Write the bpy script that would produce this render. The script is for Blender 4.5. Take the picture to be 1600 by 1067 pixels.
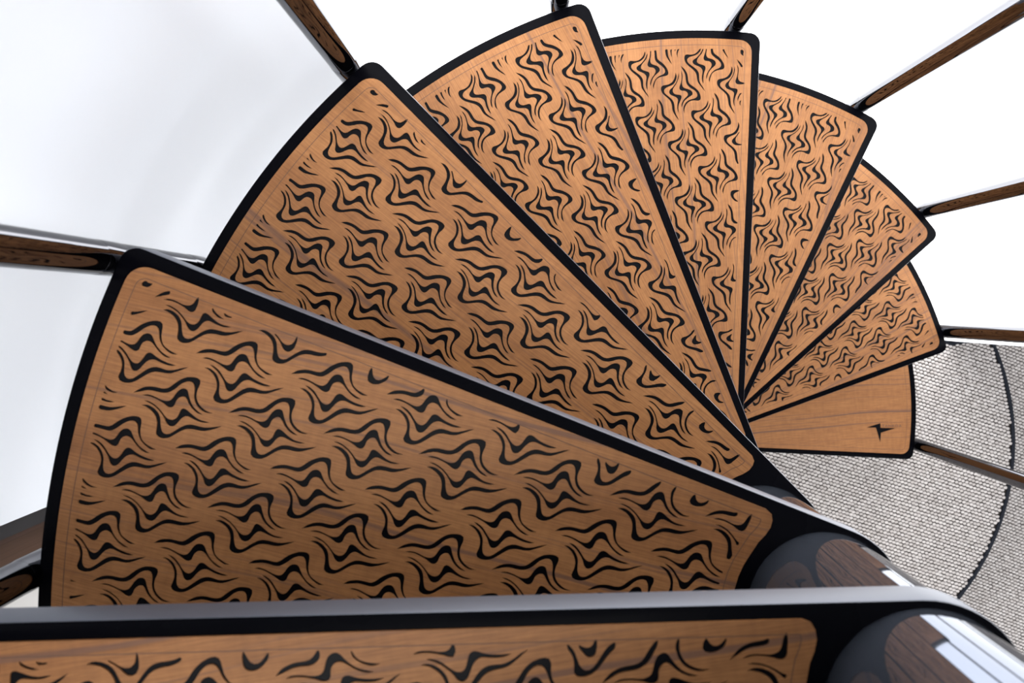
import bpy, bmesh, math, random
from mathutils import Vector, Matrix
from mathutils.geometry import delaunay_2d_cdt

for o in list(bpy.data.objects):
    bpy.data.objects.remove(o, do_unlink=True)
C = bpy.context.scene.collection
random.seed(7)

# ---------------------------------------------------------------- scale
S = 0.73                      # metres per stair unit
RISE = 0.2806                 # stair units
FLOOR_Z = -10 * RISE          # saloon floor, stair units (top tread of the picture is 0)
def zz(z): return (z - FLOOR_Z) * S

# ---------------------------------------------------------------- camera
cam_d = bpy.data.cameras.new('camera'); cam = bpy.data.objects.new('camera', cam_d); C.objects.link(cam)
cam_d.sensor_fit = 'HORIZONTAL'; cam_d.sensor_width = 36.0
cam_d.lens = 1556.0 * 36.0 / 1600.0
cam_d.clip_start = 0.01
ra, rb = -0.0321, 0.0146
R = Matrix.Rotation(rb, 4, 'Y') @ Matrix.Rotation(ra, 4, 'X')
CAM = (-0.3282, 0.3287, 0.8183)
cam.matrix_world = Matrix.Translation((CAM[0]*S, CAM[1]*S, zz(CAM[2]))) @ R
cam_d.dof.use_dof = True
cam_d.dof.focus_distance = 1.25
cam_d.dof.aperture_fstop = 11.0
bpy.context.scene.camera = cam

# ---------------------------------------------------------------- world, lights, exposure
world = bpy.data.worlds.new('world'); bpy.context.scene.world = world
world.use_nodes = True
bg = world.node_tree.nodes['Background']
bg.inputs['Color'].default_value = (0.86, 0.92, 1.0, 1)
bg.inputs['Strength'].default_value = 0.78
sd = bpy.data.lights.new('sun', 'SUN'); sun = bpy.data.objects.new('sun', sd); C.objects.link(sun)
SAZ, SEL = math.radians(275), math.radians(62)
sd.energy = 2.7; sd.angle = math.radians(50); sd.color = (1.0, 0.985, 0.965)
sun.rotation_euler = Vector((math.cos(SAZ)*math.cos(SEL), math.sin(SAZ)*math.cos(SEL), math.sin(SEL))).to_track_quat('Z', 'Y').to_euler()
vs = bpy.context.scene.view_settings
vs.view_transform = 'Standard'; vs.look = 'None'; vs.gamma = 1.0; vs.use_curve_mapping = False
vs.exposure = 0.32

# ---------------------------------------------------------------- node helpers / materials
def new_mat(name):
    m = bpy.data.materials.new(name); m.use_nodes = True
    nt = m.node_tree
    return m, nt, nt.nodes['Principled BSDF']
def N(nt, kind, **kw):
    n = nt.nodes.new(kind)
    for k, v in kw.items():
        if k.startswith('i_'):
            n.inputs[k[2:].replace('_', ' ')].default_value = v
        else:
            setattr(n, k, v)
    return n
def ramp(nt, stops):
    n = nt.nodes.new('ShaderNodeValToRGB')
    e = n.color_ramp.elements
    while len(e) < len(stops): e.new(0.5)
    for x, (p, c) in zip(e, stops):
        x.position = p; x.color = (*c, 1)
    return n
def mixc(nt, blend, fac, a, b):
    n = nt.nodes.new('ShaderNodeMix'); n.data_type = 'RGBA'; n.blend_type = blend
    if isinstance(fac, (int, float)): n.inputs[0].default_value = fac
    else: nt.links.new(fac, n.inputs[0])
    for s, v in ((6, a), (7, b)):
        if isinstance(v, tuple): n.inputs[s].default_value = (*v, 1)
        else: nt.links.new(v, n.inputs[s])
    return n.outputs[2]

def wood_mat(name, light, dark, line_amt, ang=-0.14):
    m, nt, b = new_mat(name); L = nt.links.new
    tc = N(nt, 'ShaderNodeTexCoord'); oi = N(nt, 'ShaderNodeObjectInfo')
    off = N(nt, 'ShaderNodeVectorMath', operation='SCALE'); off.inputs[0].default_value = (3.1, 7.7, 0.0)
    L(oi.outputs['Random'], off.inputs['Scale'])
    rot = N(nt, 'ShaderNodeMapping'); rot.inputs['Rotation'].default_value = (0, 0, ang)
    L(tc.outputs['Object'], rot.inputs['Vector'])
    add = N(nt, 'ShaderNodeVectorMath', operation='ADD')
    L(rot.outputs[0], add.inputs[0]); L(off.outputs[0], add.inputs[1])
    def st(sx, sy):
        mp = N(nt, 'ShaderNodeMapping'); mp.inputs['Scale'].default_value = (sx, sy, 1); L(add.outputs[0], mp.inputs['Vector']); return mp.outputs[0]
    broad = N(nt, 'ShaderNodeTexNoise', i_Scale=1.0, i_Detail=3.0); L(st(2.2, 22), broad.inputs['Vector'])
    fine = N(nt, 'ShaderNodeTexNoise', i_Scale=1.0, i_Detail=6.0, i_Roughness=0.65); L(st(28, 640), fine.inputs['Vector'])
    flame = N(nt, 'ShaderNodeTexNoise', i_Scale=1.0, i_Detail=2.0); L(st(160, 40), flame.inputs['Vector'])
    # thin dark annual lines: crests of strongly stretched noise, at two widths
    warp = N(nt, 'ShaderNodeTexNoise', i_Scale=3.0, i_Detail=1.0); L(add.outputs[0], warp.inputs['Vector'])
    wsc = N(nt, 'ShaderNodeVectorMath', operation='SCALE'); wsc.inputs['Scale'].default_value = 0.035; L(warp.outputs['Color'], wsc.inputs[0])
    wad = N(nt, 'ShaderNodeVectorMath', operation='ADD'); L(add.outputs[0], wad.inputs[0]); L(wsc.outputs[0], wad.inputs[1])
    def lines(sx, sy, lo, hi):
        mp = N(nt, 'ShaderNodeMapping'); mp.inputs['Scale'].default_value = (sx, sy, 1); L(wad.outputs[0], mp.inputs['Vector'])
        nz = N(nt, 'ShaderNodeTexNoise', i_Scale=1.0, i_Detail=0.0); L(mp.outputs[0], nz.inputs['Vector'])
        r_ = ramp(nt, [(lo, (0, 0, 0)), (hi, (1, 1, 1))]); L(nz.outputs[0], r_.inputs[0]); return r_.outputs[0]
    l1 = lines(1.0, 120, 0.68, 0.77); l2 = lines(2.2, 300, 0.68, 0.77)
    mx_ = N(nt, 'ShaderNodeMath', operation='MAXIMUM'); L(l1, mx_.inputs[0])
    l2s = N(nt, 'ShaderNodeMath', operation='MULTIPLY'); l2s.inputs[1].default_value = 0.6; L(l2, l2s.inputs[0]); L(l2s.outputs[0], mx_.inputs[1])
    la = N(nt, 'ShaderNodeMath', operation='MULTIPLY'); la.inputs[1].default_value = line_amt; L(mx_.outputs[0], la.inputs[0])
    base = ramp(nt, [(0.30, dark), (0.70, light)]); L(broad.outputs[0], base.inputs[0])
    fr2 = ramp(nt, [(0.32, (0.64, 0.60, 0.57)), (0.68, (1.2, 1.2, 1.2))]); L(fine.outputs[0], fr2.inputs[0])
    c = mixc(nt, 'MULTIPLY', 0.8, base.outputs[0], fr2.outputs[0])
    fl = ramp(nt, [(0.3, (0.90, 0.90, 0.90)), (0.7, (1.08, 1.08, 1.08))]); L(flame.outputs[0], fl.inputs[0])
    c = mixc(nt, 'MULTIPLY', 0.8, c, fl.outputs[0])
    c = mixc(nt, 'MIX', la.outputs[0], c, (0.10, 0.055, 0.045))
    L(c, b.inputs['Base Color'])
    b.inputs['Roughness'].default_value = 0.5
    b.inputs['Specular IOR Level'].default_value = 0.25
    bp = N(nt, 'ShaderNodeBump', i_Strength=0.12, i_Distance=0.0006); L(fine.outputs[0], bp.inputs['Height']); L(bp.outputs[0], b.inputs['Normal'])
    return m

GLOW = 3.5      # emission added to the far white wall to light the treads
M = {}
M['wood'] = wood_mat('teak_veneer', (0.345, 0.152, 0.054), (0.245, 0.100, 0.034), 0.62)
M['wood_plain'] = wood_mat('teak_veneer_plain', (0.335, 0.146, 0.052), (0.275, 0.114, 0.040), 0.8, -0.12)
M['wood_wall'] = wood_mat('dark_wood_panel', (0.075, 0.038, 0.022), (0.045, 0.023, 0.014), 0.5)

def plain(name, col, rough, metal=0.0, spec=0.5):
    m, nt, b = new_mat(name)
    b.inputs['Base Color'].default_value = (*col, 1); b.inputs['Roughness'].default_value = rough
    b.inputs['Metallic'].default_value = metal; b.inputs['Specular IOR Level'].default_value = spec
    return m, nt, b

# black lacquer of the tread frames, with a little dust
m, nt, b = plain('black_lacquer', (0.0015, 0.0015, 0.0025), 0.3, 0.0, 0.03)
tc = N(nt, 'ShaderNodeTexCoord')
du = N(nt, 'ShaderNodeTexNoise', i_Scale=420.0, i_Detail=1.0); nt.links.new(tc.outputs['Object'], du.inputs['Vector'])
dr = ramp(nt, [(0.78, (0.0014, 0.0014, 0.0024)), (0.84, (0.03, 0.032, 0.038))]); nt.links.new(du.outputs[0], dr.inputs[0])
nt.links.new(dr.outputs[0], b.inputs['Base Color'])
cl = N(nt, 'ShaderNodeTexNoise', i_Scale=9.0, i_Detail=4.0); nt.links.new(tc.outputs['Object'], cl.inputs['Vector'])
cr = ramp(nt, [(0.35, (0.16,)*3), (0.75, (0.34,)*3)]); nt.links.new(cl.outputs[0], cr.inputs[0]); nt.links.new(cr.outputs[0], b.inputs['Roughness'])
M['black'] = m
M['edge'] = plain('satin_edge_band', (0.068, 0.074, 0.094), 0.42, 0.5, 0.6)[0]
M['inlay'] = plain('black_inlay', (0.002, 0.002, 0.003), 0.4, 0.0, 0.08)[0]
M['line'] = plain('dark_joint', (0.09, 0.04, 0.02), 0.6)[0]
M['print'] = plain('brown_print', (0.10, 0.045, 0.028), 0.6)[0]
M['steel'] = plain('polished_steel', (0.20, 0.20, 0.215), 0.035, 1.0)[0]
M['column'] = plain('polished_column', (0.155, 0.172, 0.215), 0.03, 0.86)[0]
for k_, t_ in (('steel', 0.5), ('column', 0.55)):
    M[k_].node_tree.nodes['Principled BSDF'].inputs['Specular Tint'].default_value = (t_, t_, t_, 1)
M['piping'] = plain('navy_piping', (0.012, 0.014, 0.02), 0.8, 0, 0.2)[0]

# white gelcoat wall
m, nt, b = plain('white_gelcoat', (0.86, 0.885, 0.93), 0.35, 0, 0.4)
M['white'] = m
m, nt, b = plain('glowing_white_wall', (0.85, 0.86, 0.88), 0.4, 0, 0.4)
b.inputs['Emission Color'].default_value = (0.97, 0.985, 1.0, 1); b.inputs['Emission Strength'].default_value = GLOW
M['glow_white'] = m
M['cream'] = plain('cream_panel', (0.62, 0.60, 0.57), 0.5)[0]
M['trim'] = plain('black_trim', (0.012, 0.011, 0.013), 0.5)[0]
M['carpet_base'] = plain('carpet_backing', (0.035, 0.029, 0.025), 1.0, 0, 0.1)[0]
m, nt, b = plain('carpet_loop', (0.5, 0.46, 0.43), 0.95, 0, 0.15)
ge = N(nt, 'ShaderNodeNewGeometry')
lr = ramp(nt, [(0.0, (0.56, 0.51, 0.48)), (1.0, (0.72, 0.67, 0.64))]); nt.links.new(ge.outputs['Random Per Island'], lr.inputs[0])
tc = N(nt, 'ShaderNodeTexCoord'); fn = N(nt, 'ShaderNodeTexNoise', i_Scale=900.0, i_Detail=2.0); nt.links.new(tc.outputs['Object'], fn.inputs['Vector'])
fr = ramp(nt, [(0.3, (0.72,)*3), (0.7, (1.1,)*3)]); nt.links.new(fn.outputs[0], fr.inputs[0])
nt.links.new(mixc(nt, 'MULTIPLY', 1.0, lr.outputs[0], fr.outputs[0]), b.inputs['Base Color'])
M['loop'] = m

# ---------------------------------------------------------------- mesh helpers
def mesh(name, verts, faces, mats, fm=None, smooth=False):
    me = bpy.data.meshes.new(name)
    me.from_pydata([tuple(v) for v in verts], [], faces)
    for x in (mats if isinstance(mats, (list, tuple)) else [mats]): me.materials.append(x)
    if fm: me.polygons.foreach_set('material_index', fm)
    if smooth: me.polygons.foreach_set('use_smooth', [True]*len(me.polygons))
    me.update()
    return me
def link(name, me, parent=None):
    o = bpy.data.objects.new(name, me); C.objects.link(o)
    if parent: o.parent = parent
    return o
def tag(o, label=None, cat=None, group=None, kind=None):
    if label: o['label'] = label
    if cat: o['category'] = cat
    if group: o['group'] = group
    if kind: o['kind'] = kind
    return o
def tube(path, rad, seg=20, cap=True, rads=None):
    """swept circle along a list of points (metres)"""
    P = [Vector(p) for p in path]; V = []; F = []
    ref = None
    for i, p in enumerate(P):
        d = (P[min(i+1, len(P)-1)] - P[max(i-1, 0)]).normalized()
        if ref is None: ref = Vector((1, 0, 0)) if abs(d.x) < 0.9 else Vector((0, 1, 0))
        a = (ref - d * ref.dot(d)).normalized(); b_ = d.cross(a); ref = a
        r = rads[i] if rads else rad
        for k in range(seg):
            t = 2*math.pi*k/seg
            V.append(p + (a*math.cos(t) + b_*math.sin(t))*r)
    for i in range(len(P)-1):
        for k in range(seg):
            k2 = (k+1) % seg
            F.append((i*seg+k, i*seg+k2, (i+1)*seg+k2, (i+1)*seg+k))
    if cap:
        F.append(tuple(range(seg-1, -1, -1))); F.append(tuple(range((len(P)-1)*seg, len(P)*seg)))
    return V, F
def smooth_by_angle(me, deg=40):
    bm = bmesh.new(); bm.from_mesh(me)
    for f in bm.faces: f.smooth = True
    for e in bm.edges:
        if len(e.link_faces) == 2: e.smooth = e.calc_face_angle(0) < math.radians(deg)
    bm.to_mesh(me); bm.free()

# ================================================================ stair data
TH = [181.327, 157.989, 134.175, 110.945, 87.483, 64.316, 41.894, 19.953, -3.162]      # nosing azimuth of each tread
ZT = [0.0029, -0.2775, -0.5679, -0.8422, -1.1253, -1.4021, -1.6845, -1.9603, -2.2463]  # top of each tread
BAL_V = [-0.052, -0.057, -0.050, -0.045, -0.038, -0.034, -0.020, -0.036, -0.041]
ARC_C = (-0.132, -0.0029)
RC = 0.0834
THICK = 0.045
UPPER = 6

def line_arc(p, d, r):
    """outer intersection of the line p+t*d with the tread's outer arc of radius r"""
    px, py = p[0]-ARC_C[0], p[1]-ARC_C[1]
    B = px*d[0]+py*d[1]; Cc = px*px+py*py-r*r
    t = -B+math.sqrt(B*B-Cc)
    return Vector((p[0]+t*d[0], p[1]+t*d[1]))
def fillet(a, c, b, r, n=7):
    """round the corner c between directions to a and b"""
    a, b, c = Vector(a), Vector(b), Vector(c)
    d1 = (a-c).normalized(); d2 = (b-c).normalized()
    ang = d1.angle(d2); t = r/math.tan(ang/2)
    p1 = c+d1*t; p2 = c+d2*t
    bis = (d1+d2).normalized(); o = c+bis*(r/math.sin(ang/2))
    a1 = math.atan2(*(p1-o).yx); a2 = math.atan2(*(p2-o).yx)
    da = (a2-a1+math.pi) % (2*math.pi)-math.pi
    return [o+Vector((math.cos(a1+da*k/n), math.sin(a1+da*k/n)))*r for k in range(n+1)]
# straight sides: nosing  v = n0 + n1*u ; back edge tangent to the collar circle
RCOL = 0.0905
bdir = Vector((math.cos(math.radians(23.0)), math.sin(math.radians(23.0))))
bnor = Vector((-bdir.y, bdir.x))
def outline(inset, r_arc, rf, inner):
    """tread outline moved inwards; inner: list of points closing it at the column side (from back edge to nosing)"""
    n0, n1 = inset
    nd = Vector((1, n1)).normalized()
    p1 = line_arc((0, n0), nd, r_arc)
    boff = RCOL - (1.0 - r_arc)          # back edge keeps the same margin as the arc
    bp = bnor*boff
    p2 = line_arc(bp, bdir, r_arc)
    a1 = math.atan2(p1.y-ARC_C[1], p1.x-ARC_C[0]); a2 = math.atan2(p2.y-ARC_C[1], p2.x-ARC_C[0])
    arc = [Vector((ARC_C[0]+r_arc*math.cos(a1+(a2-a1)*k/60), ARC_C[1]+r_arc*math.sin(a1+(a2-a1)*k/60))) for k in range(61)]
    f1 = fillet(p1-nd*0.2, p1, arc[3], rf); f2 = fillet(arc[-4], p2, p2-bdir*0.2, rf)
    keep = [q for q in arc if (q-p1).length > rf*1.15 and (q-p2).length > rf*1.15]
    return f1+keep+f2+inner(boff)
def collar(boff):
    a0 = math.radians(113.0); a1 = math.radians(270.0)
    return [Vector((RCOL*math.cos(a0+(a1-a0)*k/24), RCOL*math.sin(a0+(a1-a0)*k/24))) for k in range(25)]
def panel_inner(rr, tipu):
    def f(boff):
        # back-edge corner, concave arc round the column, flared corner at the nosing
        st = bdir*0.135+bnor*boff
        pts = [st+bdir*0.02, st, st-bdir*0.018-bnor*0.010, st-bdir*0.024-bnor*0.024]
        for az in (34, 26, 18, 10, 2, -6, -14):
            pts.append(Vector((rr*math.cos(math.radians(az)), rr*math.sin(math.radians(az)))))
        k = rr/0.1005
        pts += [Vector((0.0945, -0.0400))*k, Vector((0.0905, -0.0500))*k, Vector((0.0884, -0.0600))*k]
        pts += [Vector((0.0895, -0.0680)), Vector((0.0930, -0.0742)), Vector((0.1005, -0.0772))] if tipu else []
        return pts
    return f
body_ol = outline((-0.0905, 0.0060), 1.0, 0.021, collar)
wood_ol = outline((-0.0785, 0.0115), 0.983, 0.024, panel_inner(0.1005, True))

def inset_ring(ol, d):
    n = len(ol); out = []
    for i in range(n):
        e1 = (ol[i]-ol[i-1]); e2 = (ol[(i+1) % n]-ol[i])
        e1 = e1.normalized() if e1.length > 1e-9 else e2.normalized(); e2 = e2.normalized() if e2.length > 1e-9 else e1
        n1 = Vector((-e1.y, e1.x)); n2 = Vector((-e2.y, e2.x))
        b = (n1+n2).normalized()
        out.append(ol[i]+b*d/max(0.35, b.dot(n1)))
    return out

# ---- tread body: black slab with softened edges
rings = [(inset_ring(body_ol, 0.0028), 0.0), (inset_ring(body_ol, 0.0008), -0.0008), (body_ol, -0.003),
         (body_ol, -THICK+0.003), (inset_ring(body_ol, 0.003), -THICK)]
V = []; F = []; fm = []
n = len(body_ol)
for ol, z in rings: V += [(p.x*S, p.y*S, z*S) for p in ol]
F.append(tuple(range(n))); fm.append(0)
for k in range(len(rings)-1):
    for i in range(n):
        j = (i+1) % n
        F.append((k*n+i, (k+1)*n+i, (k+1)*n+j, k*n+j)); fm.append(0 if k < 1 or k == 3 else 1)
F.append(tuple(range(len(rings)*n-1, (len(rings)-1)*n-1, -1))); fm.append(0)
body_me = mesh('tread_body', V, F, [M['black'], M['edge']], fm)
smooth_by_angle(body_me, 35)

# ================================================================ wave pattern of the veneer
MOT = {
'X': {'A': [[[0,0],[-47,-50],[-102,-84],[-162,-106],[-227,-116],[-285,-128],[-324,-161],[-367,-225],[-414,-278],[-466,-320],[-514,-344],[-556,-354],[-589,-344],[-608,-311],[-621,-259],[-636,-207],[-670,-151],[-707,-121],[-761,-102],[-822,-92],[-876,-95]],[[0,0],[-65,-32],[-113,-57],[-163,-75],[-217,-83],[-273,-88],[-319,-101],[-357,-134],[-395,-184],[-431,-237],[-477,-281],[-510,-298],[-543,-302],[-572,-285],[-596,-249],[-616,-199],[-648,-154],[-692,-115],[-755,-88],[-816,-78],[-876,-95]]],
  'B': [[[-82,23],[-125,3],[-180,-4],[-238,-1],[-298,6],[-355,3],[-392,-18],[-411,-58],[-425,-109],[-443,-149],[-473,-175],[-509,-184],[-542,-169],[-575,-136],[-619,-96],[-674,-61],[-727,-42],[-777,-31],[-822,-29]],[[-82,23],[-108,17],[-150,8],[-207,6],[-267,13],[-330,27],[-388,42],[-421,40],[-444,25],[-457,-1],[-459,-37],[-467,-75],[-490,-104],[-525,-118],[-561,-113],[-598,-93],[-652,-58],[-714,-31],[-770,-21],[-822,-29]]],
  'C': [[[-189,62],[-229,63],[-281,76],[-331,102],[-381,140],[-428,172],[-472,181],[-505,164],[-525,127],[-539,75],[-552,35],[-577,13],[-610,9],[-661,23],[-723,35],[-794,38],[-850,35],[-904,27]],[[-189,62],[-227,72],[-274,88],[-325,116],[-375,154],[-413,190],[-441,225],[-470,248],[-499,248],[-526,229],[-546,194],[-562,147],[-587,96],[-621,65],[-661,52],[-709,55],[-779,58],[-844,49],[-904,27]]],
  'D': [[[-146,114],[-188,103],[-237,111],[-286,132],[-330,172],[-360,217],[-379,279],[-397,330],[-423,360],[-455,370],[-496,355],[-536,313],[-580,249],[-624,188],[-667,150],[-705,131],[-759,122],[-815,119],[-866,104],[-922,72],[-975,33],[-1041,-9]],[[-146,114],[-194,117],[-247,136],[-297,174],[-332,218],[-351,267],[-356,323],[-353,365],[-359,386],[-378,407],[-416,415],[-460,409],[-508,386],[-550,348],[-596,289],[-641,230],[-682,190],[-720,169],[-772,156],[-825,146],[-875,127],[-928,87],[-988,36],[-1041,-9]]]},
'Y': {'A': [[[0,0],[-39,-45],[-88,-93],[-144,-125],[-205,-143],[-270,-153],[-320,-171],[-353,-201],[-388,-256],[-431,-319],[-480,-368],[-537,-397],[-589,-410],[-628,-405],[-647,-379],[-652,-334],[-650,-288],[-660,-234],[-685,-187],[-723,-150],[-774,-125],[-837,-110],[-907,-120]],[[0,0],[-45,-30],[-90,-60],[-136,-88],[-187,-105],[-241,-112],[-294,-122],[-343,-142],[-386,-178],[-422,-229],[-455,-289],[-495,-331],[-532,-352],[-565,-357],[-591,-344],[-610,-317],[-626,-278],[-641,-221],[-670,-169],[-714,-130],[-777,-103],[-842,-99],[-907,-120]]],
  'B': [[[-99,-10],[-147,-33],[-200,-43],[-258,-42],[-317,-37],[-371,-44],[-409,-65],[-429,-100],[-442,-151],[-458,-198],[-484,-232],[-518,-248],[-549,-241],[-573,-210],[-606,-166],[-649,-120],[-697,-88],[-750,-69],[-806,-60]],[[-99,-10],[-166,-29],[-226,-35],[-286,-30],[-347,-20],[-405,-4],[-441,-7],[-464,-28],[-474,-60],[-477,-108],[-492,-143],[-516,-166],[-547,-175],[-576,-160],[-623,-115],[-677,-80],[-738,-58],[-806,-60]]],
  'C': [[[-141,37],[-183,29],[-243,34],[-308,53],[-372,85],[-427,120],[-472,134],[-514,125],[-543,96],[-555,56],[-559,9],[-568,-26],[-591,-39],[-626,-36],[-680,-18],[-745,2],[-816,8],[-913,-8]],[[-141,37],[-181,36],[-234,41],[-298,57],[-362,89],[-419,129],[-456,166],[-494,188],[-533,184],[-562,157],[-579,116],[-598,62],[-624,28],[-658,14],[-706,18],[-765,23],[-832,18],[-913,-8]]],
  'D': [[[-136,97],[-180,77],[-236,73],[-293,88],[-346,118],[-381,162],[-405,216],[-430,263],[-456,293],[-489,302],[-530,289],[-569,246],[-614,186],[-661,134],[-706,104],[-758,89],[-822,80],[-876,70],[-935,46],[-990,14],[-1049,-21]],[[-136,97],[-175,92],[-235,100],[-291,124],[-333,158],[-363,204],[-382,259],[-393,312],[-408,335],[-439,349],[-485,348],[-533,325],[-574,285],[-619,226],[-666,173],[-711,143],[-772,124],[-837,114],[-887,97],[-942,63],[-994,24],[-1049,-21]]]}}
LX = (0.74752, -0.00042); LY = (0.79637, 0.06629); LA = (-0.10605, -0.01841); LB = (-0.01657, 0.10714)

def catmull(pts, per=6):
    out = []; n = len(pts)
    for i in range(n-1):
        p0 = pts[max(i-1, 0)]; p1 = pts[i]; p2 = pts[i+1]; p3 = pts[min(i+2, n-1)]
        for k in range(per):
            t = k/per
            out.append(0.5*((2*p1)+(p2-p0)*t+(2*p0-5*p1+4*p2-p3)*t*t+(3*p1-p0-3*p2+p3)*t**3))
    out.append(pts[-1]); return out
def resample(pts, m):
    d = [0.0]
    for a, b in zip(pts, pts[1:]): d.append(d[-1]+(b-a).length)
    out = []; j = 0
    for k in range(m):
        t = d[-1]*k/(m-1)
        while j < len(d)-2 and d[j+1] < t: j += 1
        s = (t-d[j])/max(1e-9, d[j+1]-d[j]); out.append(pts[j].lerp(pts[j+1], min(1, max(0, s))))
    return out
NS = 36
ribs = {}
for k in 'XY':
    for s in 'ABCD':
        e = []
        for side in MOT[k][s]:
            e.append(resample(catmull([Vector((x*1e-4, y*1e-4)) for x, y in side]), NS))
        for i in range(NS):
            mid = (e[0][i]+e[1][i])/2; d = e[0][i]-mid
            f = min(1.0, i/2, (NS-1-i)/2)
            g = d*1.10+(d.normalized()*0.00045*f if d.length > 1e-7 else d)
            e[0][i] = mid+g; e[1][i] = mid-g
        ribs[k+s] = e
CLIP_R = 0.9620
def inside(p):
    u, v = p
    if math.hypot(u-ARC_C[0], v-ARC_C[1]) > CLIP_R: return False
    if v < -0.0605+0.0118*u: return False
    if math.hypot(u, v) < 0.1185: return False
    if p.dot(bnor) > RCOL-0.040: return False
    return u > 0
strips = []
for k, org in (('X', LX), ('Y', LY)):
    for ia in range(-3, 10):
        for ib in range(-4, 7):
            o = Vector(org)+Vector(LA)*ia+Vector(LB)*ib
            for s in 'ABCD':
                U, Lo = ribs[k+s]
                # refine near the ends of the clip by a finer walk
                mids = [(a+b)/2+o for a, b in zip(U, Lo)]
                run = []
                runs = []
                for i in range(NS):
                    if inside(mids[i]): run.append(i)
                    elif run: runs.append(run); run = []
                if run: runs.append(run)
                for r in runs:
                    i0, i1 = r[0], r[-1]
                    cu0 = i0 > 0; cu1 = i1 < NS-1
                    def at(t):
                        j = min(int(t), NS-2); f = t-j
                        return U[j].lerp(U[j+1], f)+o, Lo[j].lerp(Lo[j+1], f)+o
                    t0, t1 = float(i0), float(i1)
                    if cu0:
                        lo, hi = i0-1.0, float(i0)
                        for _ in range(10):
                            md = (lo+hi)/2; a, b = at(md)
                            if inside((a+b)/2): hi = md
                            else: lo = md
                        t0 = hi
                    if cu1:
                        lo, hi = float(i1), i1+1.0
                        for _ in range(10):
                            md = (lo+hi)/2; a, b = at(md)
                            if inside((a+b)/2): lo = md
                            else: hi = md
                        t1 = lo
                    ts = [t0]+[float(x) for x in range(int(math.floor(t0))+1, int(math.ceil(t1)))]+[t1]
                    if len(ts) > 2 and ts[1]-ts[0] < 0.3: ts.pop(1)
                    if len(ts) > 2 and ts[-1]-ts[-2] < 0.3: ts.pop(-2)
                    pr = [at(t) for t in ts]
                    ml = [(a+b)/2 for a, b in pr]
                    ln = sum((b-a).length for a, b in zip(ml, ml[1:]))
                    wmax = max((a-b).length for a, b in pr)
                    if ln < 0.0035 or len(pr) < 2: continue
                    up = [a for a, b in pr]; dn = [b for a, b in pr]
                    # round the cut ends
                    def cap(a, b, outd):
                        w_ = (a-b).length
                        c = (a+b)/2
                        e = (a-b)/2
                        return [c+e*math.cos(t)+outd*(0.34*w_)*math.sin(t) for t in (0.9, 1.57, 2.24)]
                    poly = list(up)
                    if (up[-1]-dn[-1]).length > 0.0006:
                        poly += cap(up[-1], dn[-1], (ml[-1]-ml[-2]).normalized()); poly += dn[::-1]
                    else: poly += dn[-2::-1]
                    if (up[0]-dn[0]).length > 0.0006:
                        poly += cap(dn[0], up[0], (ml[0]-ml[1]).normalized())
                    else: poly = poly[:-1]
                    # drop near-duplicates, make counter-clockwise
                    q = [poly[0]]
                    for p in poly[1:]:
                        if (p-q[-1]).length > 0.00025: q.append(p)
                    if (q[0]-q[-1]).length < 0.00025: q.pop()
                    if len(q) < 4: continue
                    ar = sum(a.x*b.y-b.x*a.y for a, b in zip(q, q[1:]+q[:1]))/2
                    if ar < 0: q.reverse()
                    if abs(ar) < 4e-6: continue
                    strips.append((q, ln, ml[len(ml)//2]))

PT = 0.0026      # veneer thickness, stair units
def panel_mesh(name, holes, mat):
    vs_, fs_ = list(wood_ol), [list(range(len(wood_ol)))]
    for h in holes:
        fs_.append(list(range(len(vs_), len(vs_)+len(h)))); vs_ += h
    ov, oe, of, _, _, orf = delaunay_2d_cdt([Vector(p) for p in vs_], [], fs_, 1, 1e-7)
    V = [(p.x*S, p.y*S, PT*S) for p in ov]; F = []
    for f, src in zip(of, orf):
        if 0 in src and len(src) == 1:
            a, b, c = (ov[i] for i in f)
            F.append(tuple(f) if (b-a).cross(c-a) > 0 else tuple(reversed(f)))
    loops = [wood_ol]+[h[::-1] for h in holes]
    for lp in loops:
        s0 = len(V); m_ = len(lp)
        V += [(p.x*S, p.y*S, PT*S) for p in lp]+[(p.x*S, p.y*S, -0.0002*S) for p in lp]
        for i in range(m_):
            j = (i+1) % m_
            F.append((s0+i, s0+m_+i, s0+m_+j, s0+j))
    return mesh(name, V, F, mat)
def strip_geo(q, V, F, org=Vector((0, 0))):
    """black inlay lying at the bottom of its groove"""
    t = 0.0007
    try:
        ov, oe, of, _, _, orf = delaunay_2d_cdt([Vector(p) for p in q], [], [list(range(len(q)))], 1, 1e-7)
    except Exception:
        return
    s0 = len(V)
    V += [((p.x-org.x)*S, (p.y-org.y)*S, t*S) for p in ov]
    for f in of:
        a, b, c = (ov[i] for i in f)
        F.append(tuple(s0+i for i in (f if (b-a).cross(c-a) > 0 else reversed(f))))
    s1 = len(V); m_ = len(q)
    V += [((p.x-org.x)*S, (p.y-org.y)*S, t*S) for p in q]+[((p.x-org.x)*S, (p.y-org.y)*S, 0) for p in q]
    for i in range(m_):
        j = (i+1) % m_
        F.append((s1+i, s1+m_+i, s1+m_+j, s1+j))
wave_me = panel_mesh('wave_panel', [q for q, _, _ in strips], M['wood'])
plain_me = panel_mesh('plain_panel', [], M['wood_plain'])
strip_me = []
for q, ln, c in strips:
    V = []; F = []; org = sum(q, Vector((0, 0)))/len(q)
    strip_geo(q, V, F, org); strip_me.append((mesh('inlay_strip', V, F, M['inlay']), org))
def joined(idx):
    V = []; F = []
    for i in idx: strip_geo(strips[i][0], V, F)
    return mesh('inlay_strips', V, F, M['inlay'])

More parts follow.
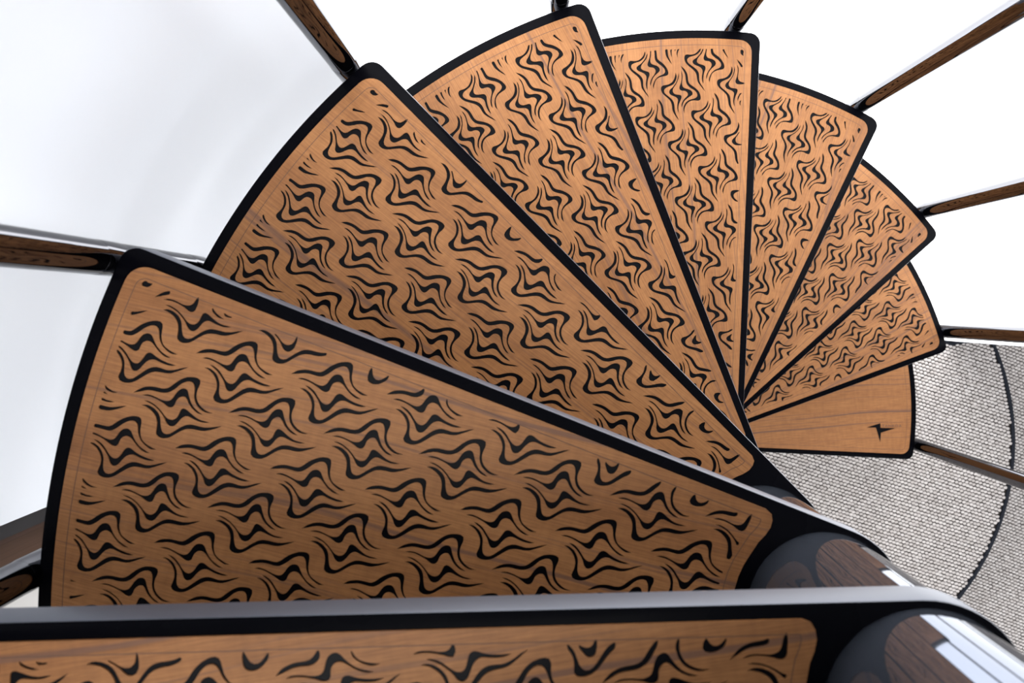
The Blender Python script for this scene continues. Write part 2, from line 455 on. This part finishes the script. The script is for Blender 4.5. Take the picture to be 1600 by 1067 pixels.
# thin joint line running round the veneer
r1 = inset_ring(wood_ol, 0.0122); r2 = inset_ring(wood_ol, 0.0130)
V = []; F = []; n = len(r1)
for r_, z in ((r1, PT+0.0001), (r2, PT+0.0001), (r1, PT-0.0006), (r2, PT-0.0006)): V += [(p.x*S, p.y*S, z*S) for p in r_]
for i in range(n):
    j = (i+1) % n
    F += [(i, j, n+j, n+i), (i, 2*n+i, 2*n+j, j), (n+i, n+j, 3*n+j, 3*n+i)]
joint_me = mesh('joint_line', V, F, M['line'])

# ================================================================ the setting
# floor of the lower deck
V = [(-1.6*S, -3.2*S, 0), (3.4*S, -3.2*S, 0), (3.4*S, 1.6*S, 0), (-1.6*S, 1.6*S, 0)]
V += [(x, y, -0.04) for x, y, z in V]
F = [(0, 1, 2, 3), (7, 6, 5, 4), (0, 4, 5, 1), (1, 5, 6, 2), (2, 6, 7, 3), (3, 7, 4, 0)]
floor = tag(link('floor', mesh('floor', V, F, M['carpet_base'])), 'pale grey woven carpet floor below the round carpeted landing', kind='structure')

# white curved wall: plan path (outer side of the stair well), then the jamb turning outwards
SEAM = 131.0
def arcpath(r, a0, a1, n): return [(r*math.cos(math.radians(a0+(a1-a0)*k/n)), r*math.sin(math.radians(a0+(a1-a0)*k/n))) for k in range(n+1)]
path = arcpath(1.03, 177.75, SEAM, 24)
gpath = arcpath(1.03, SEAM, 30.0, 50)
gpath += [(0.945, 0.440), (0.990, 0.360), (1.030, 0.285), (1.052, 0.245), (1.072, 0.226)]
jpath = [(1.072, 0.226), (1.10, 0.222), (1.16, 0.230), (1.30, 0.256), (1.50, 0.282), (2.2, 0.36)]
def wall_mesh(name, path, z0, z1, th, mat, lean=0.0, mats=None):
    P = [Vector(p) for p in path]; n = len(P); V = []; F = []
    O = []
    for i in range(n):
        d = (P[min(i+1, n-1)]-P[max(i-1, 0)]).normalized(); O.append(P[i]+Vector((-d.y, d.x))*th)
    for z in (z0, z1):
        V += [(p.x*S, p.y*S, zz(z)) for p in P]+[(p.x*S, p.y*S, zz(z)) for p in O]
    for i in range(n-1):
        F += [(i, i+1, 2*n+i+1, 2*n+i), (n+i+1, n+i, 3*n+i, 3*n+i+1), (2*n+i, 2*n+i+1, 3*n+i+1, 3*n+i), (i+1, i, n+i, n+i+1)]
    F += [(0, 2*n, 3*n, n), (n-1, 2*n-1, 4*n-1, 3*n-1)]
    me = mesh(name, V, F, mat); smooth_by_angle(me, 30); return me
WT = 1.20; GLOW_TOP = 0.08
wb = wall_mesh('wall_back', path, FLOOR_Z, WT, 0.05, M['white'])
wall_back = tag(link('wall_back', wb), 'glossy white curved wall round the stair well', kind='structure')
wg = tag(link('glow_wall_1', wall_mesh('glow_wall_1', gpath, FLOOR_Z, GLOW_TOP, 0.05, M['glow_white'])), 'white curved wall behind the treads with added glow', kind='structure')  # section of the white wall given emission to brighten the treads
tag(link('wall_far', wall_mesh('wall_far', gpath, GLOW_TOP, WT, 0.05, M['white'])), 'white curved wall above the section with added glow', kind='structure')
wr = tag(link('wall_right', wall_mesh('wall_right', jpath, FLOOR_Z, WT, 0.05, M['white'])), 'white wall turning away beside the carpeted landing', kind='structure')
t1 = tag(link('trim_1', wall_mesh('trim_1', arcpath(1.034, 178.95, 177.76, 3), FLOOR_Z, WT, 0.05, M['trim'])), 'narrow black trim at the end of the white curved wall', kind='structure')
wl = tag(link('wall_left', wall_mesh('wall_left', arcpath(1.045, 182.6, 178.96, 5), FLOOR_Z, WT, 0.05, M['wood_wall'])), 'dark brown wood panel beside the black trim', kind='structure')
wf = tag(link('wall_front', wall_mesh('wall_front', arcpath(1.05, 285, 182.62, 50), FLOOR_Z, WT, 0.05, M['cream'])), 'cream wall panel behind the lowest left baluster', kind='structure')

# unseen deck slab added over the saloon to shade its floor
n = 40; V = []; F = []
for z in (1.10, 1.19):
    for r in (1.12, 3.2):
        V += [(r*math.cos(math.radians(286+86*k/n))*S, r*math.sin(math.radians(286+86*k/n))*S, zz(z)) for k in range(n+1)]
q = n+1
for k in range(n):
    F += [(k, q+k, q+k+1, k+1), (2*q+k, 2*q+k+1, 3*q+k+1, 3*q+k), (k, k+1, 2*q+k+1, 2*q+k), (q+k, 3*q+k, 3*q+k+1, q+k+1)]
F += [(0, 2*q, 3*q, q), (n, q+n, 3*q+n, 2*q+n)]
tag(link('shade_slab', mesh('shade_slab', V, F, M['white'])), 'unseen white slab added to shade the floor beside the stair well', kind='structure')

# ================================================================ round carpeted landing
PC = Vector((0.461, -0.127)); PR = 0.836; PZ = -9*RISE
def in_wall(x, y):
    if x > 1.065: return y > 0.216+(x-1.1)*0.155
    return (y > 0.2 and math.hypot(x, y) > 1.024 and x < 0.9) or (x >= 0.9 and y > 0.219+(1.068-x)*1.72)
def rim(k, r):
    a = 2*math.pi*k/seg; q = r
    while in_wall(PC.x+q*math.cos(a), PC.y+q*math.sin(a)): q -= 0.002
    return PC.x+q*math.cos(a), PC.y+q*math.sin(a)
seg = 240
V = []; F = []
for r, z in ((PR-0.006, PZ), (PR, PZ-0.006), (PR, FLOOR_Z)):
    V += [(rim(k, r)[0]*S, rim(k, r)[1]*S, zz(z)) for k in range(seg)]
F.append(tuple(range(seg)))
for k in range(2):
    for i in range(seg):
        j = (i+1) % seg
        F.append((k*seg+i, (k+1)*seg+i, (k+1)*seg+j, k*seg+j))
landing = tag(link('landing', mesh('landing', V, F, M['carpet_base'])), 'round carpeted landing step at the foot of the spiral stair', 'landing')
V, F = tube([(rim(k, PR+0.004)[0]*S, rim(k, PR+0.004)[1]*S, zz(PZ-0.002)) for k in range(seg+1)], 0.0070*S, 8, False)
tag(link('piping', mesh('piping', V, F, M['piping'], smooth=True), landing), 'dark piping along the landing edge')

def loops_mesh(name, test, z, pu, pv, ang, bbox):
    ca, sa = math.cos(ang), math.sin(ang)
    V = []; F = []
    nr = 6
    cx, cy = (bbox[0]+bbox[2])/2, (bbox[1]+bbox[3])/2
    half = max(bbox[2]-bbox[0], bbox[3]-bbox[1])*0.75
    ni = int(half/pu)+1; nj = int(half/pv)+1
    for j in range(-nj, nj+1):
        for i in range(-ni, ni+1):
            x = (i+0.5*(j & 1))*pu+random.uniform(-.06, .06)*pu; y = j*pv+random.uniform(-.06, .06)*pv
            X = cx+x*ca-y*sa; Y = cy+x*sa+y*ca
            if not test(X, Y): continue
            s0 = len(V)
            tl = 0.22+random.uniform(-.12, .12)           # each loop lies askew in its row
            cb, sb = math.cos(ang+tl), math.sin(ang+tl)
            a_, b_, h = pu*0.62*random.uniform(.92, 1.06), pv*0.55*random.uniform(.92, 1.06), pv*0.48*random.uniform(.85, 1.1)
            for rr, hh in ((1.0, 0.0), (0.72, 0.68)):
                for k in range(nr):
                    t = 2*math.pi*k/nr
                    lx, ly = a_*rr*math.cos(t), b_*rr*math.sin(t)
                    V.append(((X+lx*cb-ly*sb)*S, (Y+lx*sb+ly*cb)*S, zz(z)+h*hh*S))
            V.append((X*S, Y*S, zz(z)+h*S))
            for k in range(nr):
                k2 = (k+1) % nr
                F.append((s0+k, s0+k2, s0+nr+k2, s0+nr+k)); F.append((s0+nr+k, s0+nr+k2, s0+2*nr))
    return mesh(name, V, F, M['loop'], smooth=True)
WA = math.radians(-18)
lp = link('carpet_loops', loops_mesh('carpet_loops', lambda x, y: (Vector((x, y))-PC).length < PR-0.004 and math.hypot(x, y) > RC+0.012 and not in_wall(x, y), PZ-0.0015, 0.0128, 0.0112, WA, (-0.4, -1.0, 1.35, 0.75)), landing)
tag(lp, 'pale grey woven loops', kind='stuff')
lf = link('carpet_loops', loops_mesh('carpet_loops_floor', lambda x, y: (Vector((x, y))-PC).length > PR+0.010 and not in_wall(x, y) and x > 0.2 and y > -2.3 and x < 2.5, FLOOR_Z-0.0015, 0.0128, 0.0112, WA-0.05, (0.2, -2.3, 2.5, 0.4)), floor)
tag(lf, 'pale grey woven loops', kind='stuff')

# ================================================================ the spiral staircase
stair = tag(bpy.data.objects.new('spiral_staircase', None), 'spiral staircase of black-framed teak treads with wave inlays round a polished column', 'staircase')
C.objects.link(stair); stair.location = (0, 0, 0)

V, F = tube([(0, 0, zz(PZ)+0.001), (0, 0, zz(1.9))], RC*S, 96)
col_me = mesh('column', V, F, M['column']); smooth_by_angle(col_me, 40)
tag(link('column', col_me, stair), 'mirror-polished steel centre column')

# which inlay strips show largest in the picture: those become parts of their own
Ri = R.to_3x3().inverted()
def pixel(u, v, i):
    a = math.radians(TH[i]); x = u*math.cos(a)-v*math.sin(a); y = u*math.sin(a)+v*math.cos(a)
    d = Ri @ Vector((x-CAM[0], y-CAM[1], ZT[i]-CAM[2]))
    return 800+1556*d.x/-d.z, 533.5-1556*d.y/-d.z, -d.z
def hidden(u, v, i):
    """true when the next tread up lies over this point of tread i, as seen from the camera"""
    if i == 0: return False
    px, py, _ = pixel(u, v, i)
    a = math.radians(TH[i]); x = u*math.cos(a)-v*math.sin(a); y = u*math.sin(a)+v*math.cos(a)
    t = (ZT[i-1]-CAM[2])/(ZT[i]-CAM[2])
    X, Y = CAM[0]+(x-CAM[0])*t, CAM[1]+(y-CAM[1])*t
    b_ = math.radians(TH[i-1]); uu = X*math.cos(b_)+Y*math.sin(b_); vv = -X*math.sin(b_)+Y*math.cos(b_)
    return vv > -0.089 and uu > -0.09
cand = []
for i in range(8):
    for k, (q, ln, mid) in enumerate(strips):
        px, py, d = pixel(mid.x, mid.y, i)
        if not (-10 < px < 1610 and -10 < py < 1077) or hidden(mid.x, mid.y, i): continue
        cand.append((ln/d, i, k))
cand.sort(reverse=True)
single = {}
for _, i, k in cand[:300]: single.setdefault(i, set()).add(k)

all_me = joined(range(len(strips)))
for i in range(UPPER):            # treads further up, where the photographer stands
    tr = link('tread', body_me, stair); tr.location = (0, 0, zz(RISE*(i+1))); tr.rotation_euler = (0, 0, math.radians(TH[0]+23.06*(i+1)))
    link('wood_panel', wave_me, tr); link('joint_line', joint_me, tr); tag(link('inlay_strips', all_me, tr), kind='stuff')
for i in range(9):
    tr = link('tread', body_me, stair)
    tr.location = (0, 0, zz(ZT[i])); tr.rotation_euler = (0, 0, math.radians(TH[i]))
    if i == 8: tag(tr, 'lowest tread with plain teak panel and black emblem')
    link('wood_panel', plain_me if i == 8 else wave_me, tr)
    link('joint_line', joint_me, tr)
    if i == 8: lowest = tr; continue
    mine = single.get(i, set())
    for k in sorted(mine):
        me, org = strip_me[k]
        o = link('inlay_strip', me, tr); o.location = (org.x*S, org.y*S, 0)
    rest = [k for k in range(len(strips)) if k not in mine]
    if rest:
        o = link('inlay_strips', joined(rest) if mine else all_me, tr); tag(o, kind='stuff')

# emblem and lettering on the lowest tread
EM = [[0.7165, 0.0066], [0.7446, 0.0078], [0.7481, -0.0009], [0.7605, -0.0357], [0.7607, -0.0071], [0.8031, 0.0092], [0.7587, 0.0078], [0.757, 0.022]]
n = len(EM)
V = [(x*S, y*S, (PT+0.0008)*S) for x, y in EM]+[(x*S, y*S, (PT-0.0008)*S) for x, y in EM]
ov, oe, of, _, _, orf = delaunay_2d_cdt([Vector(p) for p in EM], [], [list(range(n))], 1, 1e-7)
V += [(p.x*S, p.y*S, (PT+0.0008)*S) for p in ov]
F = [tuple(2*n+i for i in f) for f in of]+[(i, n+i, n+(i+1) % n, (i+1) % n) for i in range(n)]
tag(link('emblem', mesh('emblem', V, F, M['inlay']), lowest), 'black pointed three-armed emblem')
cu = bpy.data.curves.new('lettering', 'FONT'); cu.body = 'TANKOA'; cu.size = 0.0108*S; cu.extrude = 0.0003*S; cu.space_character = 1.25
tmp = bpy.data.objects.new('tmp_text', cu); C.objects.link(tmp)
bpy.context.view_layer.update()
dg = bpy.context.evaluated_depsgraph_get()
tme = bpy.data.meshes.new_from_object(tmp.evaluated_get(dg)); bpy.data.objects.remove(tmp, do_unlink=True)
xs = [v.co.x for v in tme.vertices]; sc = 0.0590*S/(max(xs)-min(xs))
for v in tme.vertices: v.co.x = (v.co.x-min(xs))*sc
tme.materials.clear(); tme.materials.append(M['print'])
lt = link('lettering', tme, lowest); lt.location = (0.7635*S, 0.0106*S, (PT+0.0003)*S); lt.rotation_euler = (0, 0, 0.055)
tag(lt, 'faint brown lettering beside the emblem')

# balusters: polished tubes, clamped to two neighbouring treads, carrying the handrail
RB = 0.0195; RBR = 0.8885; RAIL = 1.24
def bal_az(i): return math.radians(TH[i])+math.atan2(BAL_V[i], 0.87)
for i in range(9):
    az = bal_az(i); x, y = RBR*math.cos(az)*S, RBR*math.sin(az)*S
    zb = PZ+0.008 if i == 8 else ZT[i+1]-THICK*0.9
    V, F = tube([(0, 0, 0), (0, 0, (ZT[i]+RAIL-zb)*S)], RB*S, 40)
    me = mesh('baluster', V, F, M['steel']); smooth_by_angle(me, 40)
    o = link('baluster', me, stair); o.location = (x, y, zz(zb))
    for zt in ([ZT[i]] if i == 8 else [ZT[i], ZT[i+1]]):
        h0, h1 = (zt-THICK-zb)*S, (zt+0.016-zb)*S
        V, F = tube([(0, 0, h0), (0, 0, h0+0.002), (0, 0, h1-0.004), (0, 0, h1)], 0, 40, True, [RB*1.005*S, RB*1.018*S, RB*1.018*S, RB*1.002*S])
        me = mesh('clamp', V, F, M['steel']); smooth_by_angle(me, 40)
        link('clamp', me, o)
pts = []
for k in range(0, 161):
    f = 8*k/160; i = min(int(f), 7); t = f-i
    az = bal_az(i)*(1-t)+bal_az(i+1)*t; z = ZT[i]*(1-t)+ZT[i+1]*t+RAIL
    pts.append((RBR*math.cos(az)*S, RBR*math.sin(az)*S, zz(z)))
V, F = tube(pts, 0.03*S, 20)
me = mesh('handrail', V, F, M['steel']); smooth_by_angle(me, 40)
link('handrail', me, stair)
print('strips', len(strips), 'single', {k: len(v) for k, v in single.items()})
